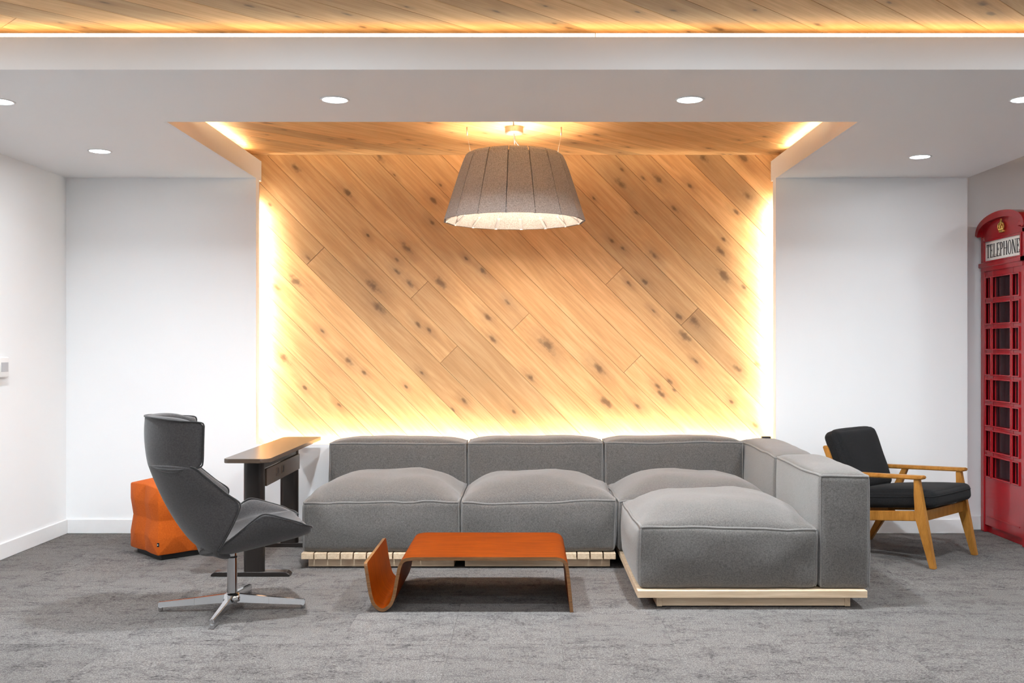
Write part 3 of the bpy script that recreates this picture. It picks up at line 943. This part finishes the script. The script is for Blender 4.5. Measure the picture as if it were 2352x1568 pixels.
# ---------------------------------------------------------------- orange pouf
pouf = thing('pouf', 'orange cube pouf with folded triangular facets behind the wing chair', 'pouf', (-2.205 + 0.010, 6.06 + 0.294, 0), math.radians(43))
PS = 0.205
def pouf_mesh():
    bm = NB()
    n = 4
    cache = {}
    def vt(i, j, k):
        key = (i, j, k)
        if key in cache: return cache[key]
        u, v, w_ = (2 * i / n - 1), (2 * j / n - 1), (2 * k / n - 1)
        p = Vector((u * PS, v * PS, 0.035 + (w_ + 1) / 2 * 0.405))
        for ax, idx in ((0, i), (1, j), (2, k)):
            if idx in (0, n):
                o = [x for q, x in enumerate((i, j, k)) if q != ax]
                on_edge = any(x in (0, n) for x in o)
                s = 1 if idx == n else -1
                if ax == 2:
                    if s > 0 and not on_edge: p.z += 0.026
                    continue
                if on_edge:
                    if 2 in o: p[ax] -= s * 0.012
                elif o[0] % 2 and o[1] % 2: p[ax] += s * 0.016
                elif o[0] == 2 and o[1] == 2: p[ax] -= s * 0.016
                else: p[ax] -= s * 0.004
        if k == n and i in (0, n) and j in (0, n): p.z -= 0.006
        cache[key] = bm.verts.new(p)
        return cache[key]
    for ax in range(3):
        for sd in (0, n):
            for a in range(n):
                for b in range(n):
                    q = []
                    for x, y in ((a, b), (a + 1, b), (a + 1, b + 1), (a, b + 1)):
                        k = [x, y]; k.insert(ax, sd); q.append(vt(*k))
                    # split quads towards the raised points
                    if (a % 2) == (b % 2): tris = ((0, 1, 2), (0, 2, 3))
                    else: tris = ((0, 1, 3), (1, 2, 3))
                    for t in tris: bm.faces.new([q[z] for z in t])
    bmesh.ops.recalc_face_normals(bm, faces=bm.faces)
    return bm
o = obj('body', pouf_mesh(), M['orange'], pouf, True)
md = o.modifiers.new('soft', 'BEVEL'); md.width = 0.004; md.segments = 2; md.limit_method = 'ANGLE'; md.angle_limit = math.radians(4)
bm = NB(); box(bm, -PS + 0.03, PS - 0.03, -PS + 0.03, PS - 0.03, 0.0, 0.045, 0.004); obj('base', bm, M['black'], pouf)
bm = NB(); box(bm, -PS - 0.003, -PS + 0.008, -PS - 0.003, -PS + 0.008, 0.088, 0.112, 0.001)
tg = obj('tag', bm, M['black'], pouf, label='tiny black fabric tag')
bm = NB(); box(bm, -PS - 0.0036, -PS + 0.001, -PS - 0.0036, -PS + 0.001, 0.098, 0.103); obj('tag_mark', bm, M['clip'], tg)

# ---------------------------------------------------------------- slim console table
cons = thing('console_table', 'narrow brown console table with dark legs beside the sofa', 'table', (-1.53, 6.2, 0))
def rounded_rect(x0, x1, y0, y1, rs, n=8):
    """rs: radii for (x0,y0), (x1,y0), (x1,y1), (x0,y1)"""
    pts = []
    for (cx, cy, a0), r in zip(((x0, y0, 180), (x1, y0, 270), (x1, y1, 0), (x0, y1, 90)), rs):
        ox = cx + r if cx == x0 else cx - r; oy = cy + r if cy == y0 else cy - r
        for k in range(n + 1):
            a = math.radians(a0 + 90 * k / n); pts.append((ox + r * math.cos(a), oy + r * math.sin(a)))
    return pts
bm = NB(); prism(bm, rounded_rect(-0.118, 0.132, -0.70, 0.70, (0.03, 0.05, 0.012, 0.05)), 'z', 0.652, 0.675, 0.002)
obj('tabletop', bm, M['brownlam'], cons, 40)
for y in (-0.50, 0.34):
    bm = NB(); prism(bm, rounded_rect(-0.058, 0.058, y - 0.032, y + 0.032, (0.03,) * 4), 'z', 0.026, 0.652)
    lg = obj('leg', bm, M['bronze'], cons, 40)
    bm = NB(); prism(bm, [(-0.235, 0.0), (0.205, 0.0), (0.205, 0.012), (0.185, 0.026), (-0.215, 0.026), (-0.235, 0.012)], 'y', y - 0.035, y + 0.035, 0.002)
    obj('foot', bm, M['bronze'], lg)
bm = NB(); box(bm, 0.044, 0.062, -0.469, 0.36, 0.497, 0.594, 0.001); pn = obj('power_panel', bm, M['brownlam'], cons)
bm = NB(); box(bm, 0.02, 0.05, -0.469, 0.309, 0.597, 0.650); obj('beam', bm, M['bronze'], cons)
for y in (-0.22, -0.09):
    bm = NB(); box(bm, 0.0622, 0.0632, y - 0.030, y + 0.030, 0.525, 0.572, 0.0004); ou = obj('outlet', bm, M['brownlam'], pn)
    bm = NB(); prism(bm, [(y - 0.022, 0.531), (y + 0.022, 0.531), (y + 0.022, 0.568), (y + 0.0, 0.568), (y + 0.0, 0.540), (y - 0.022, 0.540)], 'x', 0.0632, 0.0640); obj('socket', bm, M['black'], pn)

# ---------------------------------------------------------------- lounge armchair with wooden frame
ang = math.atan2(-.72, .69)
arm = thing('armchair', 'wooden framed lounge armchair with black cushions beside the phone booth', 'chair', (2.351, 6.283, 0), ang)
for s in (-1, 1):
    y0, y1 = s * 0.287 - 0.018, s * 0.287 + 0.018
    bm = NB(); prism(bm, [(.188, .508), (.190, .42), (.196, .284), (.283, 0), (.315, 0), (.219, .508)], 'y', y0, y1, 0.003, 2)
    obj('leg', bm, M['frame'], arm, 30)
    bm = NB(); prism(bm, [(-.128, .500), (-.162, .500), (-.290, .245), (-.415, 0), (-.383, 0), (-.232, .235)], 'y', y0, y1, 0.003, 2)
    obj('leg', bm, M['frame'], arm, 30)
    bm = NB(); poly = [(-.36, .486), (.235, .509), (.248, .516), (.250, .526), (.242, .533), (-.36, .511)]
    prism(bm, poly, 'y', s * 0.287 - 0.028, s * 0.287 + 0.028, 0.006, 2); obj('armrest', bm, M['frame'], arm, 30)
    bm = NB(); prism(bm, [(-.27, .215), (.235, .268), (.235, .326), (-.27, .272)], 'y', s * 0.283 - 0.014, s * 0.283 + 0.014, 0.003, 2); obj('side_rail', bm, M['frame'], arm, 30)
    bm = NB(); prism(bm, [(-.20, .20), (-.235, .20), (-.42, .655), (-.405, .665), (-.385, .655)], 'y', s * 0.262 - 0.013, s * 0.262 + 0.013, 0.004, 2); obj('back_post', bm, M['frame'], arm, 30)
bm = NB(); box(bm, .205, .235, -.27, .27, .262, .324, 0.003, 2); obj('front_rail', bm, M['frame'], arm, 30)
bm = NB(); box(bm, -.27, -.245, -.27, .27, .215, .270, 0.003, 2); obj('rear_rail', bm, M['frame'], arm, 30)
for k in range(4):
    z = 0.30 + 0.1 * k; f = -.235 - (z - 0.2) * 0.407
    bm = NB(); box(bm, f - 0.008, f + 0.008, -.25, .25, z - 0.025, z + 0.025, 0.003); obj('back_slat', bm, M['frame'], arm, 30)
c = Cushion(-0.285, 0.285, -0.262, 0.262, -0.05, 0.05, crown=0.022, bulge=0.010, rad=0.03, wob=0.004, seed=21)
o = obj('seat_cushion', c.mesh(20), M['blackfab'], arm, True)
o.location = (0.0 + 0.01, 0, 0.366); o.rotation_euler = (0, -math.atan(0.105), 0)
def mid_seam(c, par):
    n = 18
    sp = [math.sin((2 * i / n - 1) * PI / 2) for i in range(n + 1)]
    loop = [(-1, v) for v in sp[:-1]] + [(u, 1) for u in sp[:-1]] + [(1, v) for v in sp[::-1][:-1]] + [(u, -1) for u in sp[::-1][:-1]]
    bm = NB(); tube(bm, [c.p(u, v, 0.35, 0.001) for u, v in loop], 0.0022, 5, closed=True)
    obj('piping', bm, M['blackfab'], par, True)
mid_seam(c, o)
c = Cushion(-0.195, 0.195, -0.255, 0.255, -0.052, 0.052, crown=0.018, bulge=0.012, rad=0.034, wob=0.005, seed=33)
o = obj('back_cushion', c.mesh(20), M['blackfab'], arm, True)
o.location = (-0.318, 0, 0.565); o.rotation_euler = (0, math.radians(90 - 21.5) , 0)
mid_seam(c, o)

# ---------------------------------------------------------------- felt pendant lamp
LX, LY = -0.078, 6.25
lamp = thing('pendant_lamp', 'large grey felt pendant lamp made of overlapping panels', 'lamp', (LX, LY, 2.055))
NP = 16
def shade_pt(h): # radius at height h in 0..1
    return interp([(0, .440), (0.25, .407), (0.5, .374), (0.75, .340), (0.90, .317), (0.97, .302), (1.0, .288)], h)
ROT = math.radians(-90 - 5.5 + 11.25)
HS = 0.412
panel_me = None
hs = [0, 0.25, 0.5, 0.75, 0.9, 0.97, 1.0]
for i in range(NP):
    a = ROT + 2 * PI * i / NP
    if panel_me is None:
        bm = NB(); L1, L2 = [], []
        for h in hs:
            r = shade_pt(h) * math.cos(PI / NP)
            hw = shade_pt(h) * math.sin(PI / NP) - interp([(0, .0018), (.7, .0026), (1.0, .0065)], h)
            L1.append([bm.verts.new((r, -hw, h * HS)), bm.verts.new((r, hw, h * HS))])
            L2.append([bm.verts.new((r - 0.009, -hw, h * HS)), bm.verts.new((r - 0.009, hw, h * HS))])
        for A, B, Cc, D in zip(L1, L1[1:], L2, L2[1:]):
            bm.faces.new((A[0], A[1], B[1], B[0])); bm.faces.new((Cc[0], D[0], D[1], Cc[1]))
            bm.faces.new((A[0], B[0], D[0], Cc[0])); bm.faces.new((A[1], Cc[1], D[1], B[1]))
        bm.faces.new((L1[0][0], L2[0][0], L2[0][1], L1[0][1])); bm.faces.new((L1[-1][0], L1[-1][1], L2[-1][1], L2[-1][0]))
        o = obj('felt_panel', bm, M['felt'], lamp); panel_me = o.data
    else:
        o = shared('felt_panel', panel_me, lamp, (0, 0, 0))
    o.rotation_euler = (0, 0, a)
bm = NB()
lin = [(h, shade_pt(h) - 0.0125) for h in (0.0, 0.25, 0.5, 0.75, 0.86, 0.935)]
rg = []
for h, rr in lin:
    rg.append([[bm.verts.new(((rr - d) * math.cos(ROT + PI / NP + 2 * PI * k / NP), (rr - d) * math.sin(ROT + PI / NP + 2 * PI * k / NP), h * HS + 0.001)) for k in range(NP)] for d in (0, 0.002)])
for A, B in zip(rg, rg[1:]):
    for d in (0, 1):
        for k in range(NP):
            q = (A[d][k], A[d][(k + 1) % NP], B[d][(k + 1) % NP], B[d][k])
            bm.faces.new(q if d == 0 else q[::-1])
for e in (rg[0], rg[-1]):
    for k in range(NP): bm.faces.new((e[0][k], e[0][(k + 1) % NP], e[1][(k + 1) % NP], e[1][k]))
obj('light_block_liner', bm, M['felt'], lamp)  # unseen liner added to block the bulb from showing through the panel gaps
clip_me = None
for i in range(NP):
    a = ROT + 2 * PI * (i + 0.5) / NP
    if clip_me is None:
        bm = NB()
        r = shade_pt(0)
        hexa(bm, [(r - 0.014, -0.009, 0.004), (r - 0.014, 0.009, 0.004), (r - 0.014, 0.009, 0.008), (r - 0.014, -0.009, 0.008)],
                 [(r - 0.085, -0.009, 0.058), (r - 0.085, 0.009, 0.058), (r - 0.085, 0.009, 0.062), (r - 0.085, -0.009, 0.062)])
        box(bm, r - 0.016, r - 0.012, -0.009, 0.009, -0.002, 0.03)
        o = obj('clip', bm, M['clip'], lamp); clip_me = o.data
    else:
        o = shared('clip', clip_me, lamp, (0, 0, 0))
    o.rotation_euler = (0, 0, a)
bm = NB()
ring = [(0.262 * math.cos(2 * PI * k / 48), 0.262 * math.sin(2 * PI * k / 48), 0.388) for k in range(48)]
tube(bm, ring, 0.005, 6, closed=True)
for k in range(3):
    a = 2 * PI * k / 3 + PI / 6
    tube(bm, [(0.02 * math.cos(a), 0.02 * math.sin(a), 0.40), (0.262 * math.cos(a), 0.262 * math.sin(a), 0.388)], 0.004, 6)
obj('top_ring', bm, M['wire'], lamp, True)
bm = NB(); lathe(bm, [(0, 0.100), (0.025, 0.105), (0.036, 0.125), (0.036, 0.350), (0.03, 0.372)], 12); obj('bulb', bm, M['bulb'], lamp, True)
bm = NB(); bm.faces.new([bm.verts.new((0.09 * math.cos(2 * PI * k / 20), 0.09 * math.sin(2 * PI * k / 20), 0.3845)) for k in range(20)]); obj('added_glow_disc', bm, M['uplight'], lamp, recalc=False)  # glowing disc added to brighten the ceiling above the shade
bm = NB(); lathe(bm, [(0.0, 0.376), (0.094, 0.376), (0.094, 0.3835), (0.0, 0.3835)], 24); obj('glow_disc_blocker', bm, M['clip'], lamp, 40)  # opaque plate added to block the disc's light downwards
bm = NB(); lathe(bm, [(0.014, 0.3845), (0.014, 0.398), (0.008, 0.405)], 20); obj('socket', bm, M['clip'], lamp, 40)
ztop = ZC - 2.055
bm = NB(); lathe(bm, [(0.0, ztop - 0.042), (0.05, ztop - 0.042), (0.056, ztop - 0.036), (0.056, ztop)], 32); obj('canopy', bm, M['copper'], lamp, 40)
for sx, sy in ((-0.29, 0.0), (0.29, 0.0), (0.0, -0.27), (0.0, 0.27)):
    bm = NB(); tube(bm, [(sx * 0.905, sy * 0.905, 0.388), (sx, sy, ztop - 0.04)], 0.0012, 6); wr = obj('suspension_wire', bm, M['wire'], lamp, True)
    bm = NB(); lathe(bm, [(0.004, ztop - 0.05), (0.004, ztop)], 10, (sx, sy, 0)); obj('wire_gripper', bm, M['copper'], wr, True)
bm = NB(); tube(bm, catmull3([(0, 0, ztop - 0.04), (0.002, 0, ztop - 0.07), (0.02, -0.01, ztop - 0.105), (0.055, -0.02, ztop - 0.14), (0.06, -0.01, 0.43), (0.012, 0, 0.404)], 6), 0.0028, 6); obj('cord', bm, M['cord'], lamp, True)

# ---------------------------------------------------------------- red telephone booth
BX, BY, HW = 3.178, 6.785, 0.32
booth = thing('telephone_booth', 'red telephone booth with gold crown and TELEPHONE sign', 'phone booth', (BX + HW, BY, 0))
# body core and closed sides
for sx in (-1, 1):
    for sy in (-1, 1):
        bm = NB(); box(bm, sx * HW - (0.05 if sx > 0 else 0), sx * HW + (0.05 if sx < 0 else 0), sy * HW - (0.05 if sy > 0 else 0), sy * HW + (0.05 if sy < 0 else 0), 0.0, 2.05, 0.004)
        obj('corner_post', bm, M['red'], booth)
bm = NB(); box(bm, -HW + 0.03, HW - 0.03, -HW + 0.03, HW - 0.03, 0.0, 0.05); obj('base', bm, M['red'], booth)
bm = NB(); box(bm, HW - 0.03, HW - 0.008, -HW + 0.05, HW - 0.05, 0.05, 2.05); obj('side_panel', bm, M['red'], booth)
bm = NB(); box(bm, -HW + 0.05, HW - 0.05, HW - 0.03, HW - 0.008, 0.05, 2.05); obj('side_panel', bm, M['red'], booth)
bm = NB(); box(bm, -HW + 0.10, HW - 0.035, -HW + 0.10, HW - 0.035, 0.06, 1.99); obj('interior_shade_block', bm, M['dark'], booth)  # near-black block, stands in for the shade inside the booth
# stepped arched roof
def arch(n, half, z0, zr, rise):
    return [(half * math.cos(PI * k / n), zr + rise * math.sin(PI * k / n) ** 0.85) for k in range(n + 1)]
def letters(word, width, height):
    """condensed serif capitals from stems, bars and bowls; returns a bmesh in (a, z)"""
    bm = NB()
    W_ = {'T': .78, 'E': .74, 'L': .72, 'P': .74, 'H': .92, 'O': .92, 'N': .95}
    gap = 0.13
    tot = sum(W_[c] for c in word) + gap * (len(word) - 1)
    sx = width / tot; st_ = 0.17; tn = 0.05; sf = 0.055
    def q(pts):
        bm.faces.new([bm.verts.new((p[0] * sx + x, 0, p[1] * height)) for p in pts])
    def r(a, b, c, d): q([(a, c), (b, c), (b, d), (a, d)])
    def bowl(cx, cy, rx, ry, a0, a1, thick, thin, n=14):
        for k in range(n):
            t0 = math.radians(a0 + (a1 - a0) * k / n); t1 = math.radians(a0 + (a1 - a0) * (k + 1) / n)
            def io(t):
                w2 = thin + (thick - thin) * abs(math.cos(t))
                return (cx + rx * math.cos(t), cy + ry * math.sin(t)), (cx + (rx - w2) * math.cos(t), cy + (ry - tn) * math.sin(t))
            A, B = io(t0); D, E = io(t1)
            q([A, D, E, B])
    x = -width / 2
    for ch in word:
        w2 = W_[ch]
        if ch == 'T':
            r(w2 / 2 - st_ / 2, w2 / 2 + st_ / 2, 0, 1); r(0, w2, 1 - tn, 1); r(0, .07, .80, 1 - tn); r(w2 - .07, w2, .80, 1 - tn); r(w2 / 2 - .2, w2 / 2 + .2, 0, sf * .7)
        elif ch in 'EL':
            r(.08, .08 + st_, 0, 1); r(0, .33, 1 - sf * .7, 1); r(0, w2, 0, tn); r(w2 - .07, w2, tn, .22)
            if ch == 'E':
                r(.08, w2 - .04, 1 - tn, 1); r(w2 - .11, w2 - .04, .80, 1 - tn); r(.08, w2 - .22, .5, .5 + tn); r(w2 - .27, w2 - .22, .41, .64)
        elif ch == 'P':
            r(.08, .08 + st_, 0, 1); r(0, .36, 0, sf * .7); r(0, .3, 1 - sf * .7, 1)
            bowl(.3, .735, .44, .265, -90, 90, .17, .05); r(.08, .31, .47, .47 + tn); r(.08, .31, 1 - tn, 1)
        elif ch == 'H':
            for a in (.06, w2 - .06 - st_):
                r(a, a + st_, 0, 1); r(a - .07, a + st_ + .07, 0, sf * .7); r(a - .07, a + st_ + .07, 1 - sf * .7, 1)
            r(.06, w2 - .06, .48, .48 + tn)
        elif ch == 'O':
            bowl(w2 / 2, .5, w2 / 2, .52, 0, 360, .18, .05, 28)
        elif ch == 'N':
            r(.09, .09 + .07, 0, 1); r(w2 - .16, w2 - .09, 0, 1); q([(.06, 1), (.06 + .2, 1), (w2 - .09, 0), (w2 - .28, 0)])
            r(0, .27, 0, sf * .7); r(w2 - .28, w2, 1 - sf * .7, 1); r(-.02, .18, 1 - sf * .7, 1)
        x += (w2 + gap) * sx
    return bm
ROWZ = [(1.759 - 0.1755 * k, 1.759 - 0.1755 * k - 0.136) for k in range(8)]
COLS = [(-0.245, -0.172), (-0.143, 0.112), (0.142, 0.225)]
for face, rot in (('x', -PI / 2), ('y', 0.0)):
    # built facing -y, a runs left to right; rot turns it to face -x
    R3 = Matrix.Rotation(rot, 3, 'Z')
    def fin(bm): bmesh.ops.rotate(bm, verts=bm.verts, cent=(0, 0, 0), matrix=R3); return bm
    F0 = -HW
    # door leaf: stiles, rails, lower panel
    bm = NB()
    d0, d1 = F0 + 0.006, F0 + 0.040
    zt = ROWZ[0][0] + 0.048
    xs_ = [-0.27, COLS[0][0], COLS[0][1], COLS[1][0], COLS[1][1], COLS[2][0], COLS[2][1], 0.27]
    for i in range(0, 8, 2):
        box(bm, xs_[i], xs_[i + 1], d0, d1, ROWZ[-1][1] - 0.001, zt)
    zs = [zt] + [z for rz in ROWZ for z in rz]
    for i in range(0, len(zs) - 1, 2):
        box(bm, -0.268, 0.268, d0 + 0.002, d1 - 0.001, zs[i + 1], zs[i])
    box(bm, -0.27, 0.27, d0, d1, 0.055, ROWZ[-1][1])
    door = obj('door', fin(bm), M['red'], booth)
    # proud beads round every pane, panes themselves
    for (a0, a1) in COLS:
        for (z1, z0) in ROWZ:
            bm = NB(); box(bm, a0 - 0.001, a1 + 0.001, F0 + 0.026, F0 + 0.032, z0 - 0.001, z1 + 0.001)
            pn = obj('pane', fin(bm), M['redpane'], door)
            bm = NB(); b_ = 0.010; f0 = F0 - 0.003
            box(bm, a0 - b_, a0, f0, d0 + 0.012, z0 - b_, z1 + b_, 0.002); box(bm, a1, a1 + b_, f0, d0 + 0.012, z0 - b_, z1 + b_, 0.002)
            box(bm, a0, a1, f0, d0 + 0.012, z0 - b_, z0, 0.002); box(bm, a0, a1, f0, d0 + 0.012, z1, z1 + b_, 0.002)
            obj('glazing_bead', fin(bm), M['red'], door)
    bm = NB(); box(bm, -0.235, 0.235, F0 + 0.001, d0 + 0.004, 0.115, 0.122, 0.001); obj('kick_line', fin(bm), M['red'], door)
    # head frame, sign
    bm = NB(); box(bm, -HW - 0.012, HW + 0.012, F0 - 0.012, F0 + 0.05, 1.835, 1.866, 0.003)
    box(bm, -0.285, 0.285, F0 - 0.004, F0 + 0.03, zt, 1.835); obj('door_head', fin(bm), M['red'], booth)
    bm = NB(); box(bm, -0.255, 0.255, F0 + 0.004, F0 + 0.03, 1.876, 2.008)
    sg = obj('sign_panel', fin(bm), M['signwhite'], booth, label='white sign panel with black TELEPHONE lettering')
    bm = NB(); b_ = 0.014
    box(bm, -0.255 - b_, 0.255 + b_, F0 - 0.008, F0 + 0.02, 2.008, 2.008 + b_, 0.002); box(bm, -0.255 - b_, 0.255 + b_, F0 - 0.008, F0 + 0.02, 1.876 - b_, 1.876, 0.002)
    box(bm, -0.255 - b_, -0.255, F0 - 0.008, F0 + 0.02, 1.876, 2.008, 0.002); box(bm, 0.255, 0.255 + b_, F0 - 0.008, F0 + 0.02, 1.876, 2.008, 0.002)
    obj('sign_frame', fin(bm), M['red'], sg)
    bm = letters('TELEPHONE', 0.468, 0.092)
    bmesh.ops.translate(bm, verts=bm.verts, vec=(0, F0 + 0.0032, 1.896))
    ext = bmesh.ops.extrude_face_region(bm, geom=list(bm.faces))
    bmesh.ops.translate(bm, verts=[v for v in ext['geom'] if isinstance(v, bmesh.types.BMVert)], vec=(0, -0.0012, 0))
    obj('lettering', fin(bm), M['ink'], sg)
    # pediment with arched cornice
    bm = NB(); ar = arch(20, HW, 0, 2.055, 0.105)
    prism(bm, [(HW, 2.022), *ar, (-HW, 2.022)], 'y', F0 + 0.004, F0 + 0.06); pd = obj('pediment', fin(bm), M['red'], booth)
    bm = NB()
    o_ = arch(24, HW + 0.028, 0, 2.062, 0.132); i_ = arch(24, HW - 0.004, 0, 2.050, 0.100)
    prism(bm, o_ + i_[::-1], 'y', F0 - 0.028, F0 + 0.05); obj('cornice', fin(bm), M['red'], pd)
    # gold crown emblem
    bm = NB()
    cz = 2.050; yq = F0 - 0.004
    box(bm, -0.030, 0.030, yq - 0.006, yq + 0.01, cz, cz + 0.016, 0.003)
    for k in range(5):
        bmesh.ops.create_icosphere(bm, subdivisions=1, radius=0.007, matrix=Matrix.Translation((-0.026 + 0.013 * k, yq - 0.004, cz + 0.021)))
    for sgn in (-1, 1):
        tube(bm, [(sgn * 0.028, yq - 0.003, cz + 0.018), (sgn * 0.040, yq - 0.004, cz + 0.038), (sgn * 0.034, yq - 0.005, cz + 0.056), (sgn * 0.016, yq - 0.005, cz + 0.062), (0, yq - 0.005, cz + 0.056)], 0.006, 6)
        tube(bm, [(sgn * 0.012, yq - 0.003, cz + 0.018), (sgn * 0.016, yq - 0.005, cz + 0.040), (0, yq - 0.006, cz + 0.056)], 0.005, 6)
    bmesh.ops.create_icosphere(bm, subdivisions=2, radius=0.009, matrix=Matrix.Translation((0, yq - 0.004, cz + 0.068)))
    box(bm, -0.003, 0.003, yq - 0.006, yq, cz + 0.074, cz + 0.092); box(bm, -0.009, 0.009, yq - 0.006, yq, cz + 0.080, cz + 0.086)
    obj('crown_emblem', fin(bm), M['gold'], booth)
# domed roof
bm = NB()
prev = None
nn = 12
grid = [[bm.verts.new((x, y, 2.075 + 0.105 * (max(0, 1 - (x / 0.31) ** 2) ** 0.5 * max(0, 1 - (y / 0.31) ** 2) ** 0.5 + 0.0))) for y in [0.31 * math.sin(PI / 2 * (2 * j / nn - 1)) for j in range(nn + 1)]] for x in [0.31 * math.sin(PI / 2 * (2 * i / nn - 1)) for i in range(nn + 1)]]
for i in range(nn):
    for j in range(nn):
        bm.faces.new((grid[i][j], grid[i + 1][j], grid[i + 1][j + 1], grid[i][j + 1]))
box(bm, -HW + 0.005, HW - 0.005, -HW + 0.005, HW - 0.005, 2.02, 2.076)
obj('roof', bm, M['red'], booth, True if False else 40)

# ---------------------------------------------------------------- thermostat on the left wall
tm = thing('thermostat', 'small white wall thermostat with grey display', 'thermostat', (XL, 6.10, 1.16))
bm = NB(); box(bm, 0, 0.028, -0.075, 0.075, -0.062, 0.062, 0.008, 3); obj('housing', bm, M['clip'], tm, 40)
bm = NB(); box(bm, 0.028, 0.0295, -0.02, 0.062, -0.026, 0.030, 0.0005); obj('display', bm, M['screen'], tm)
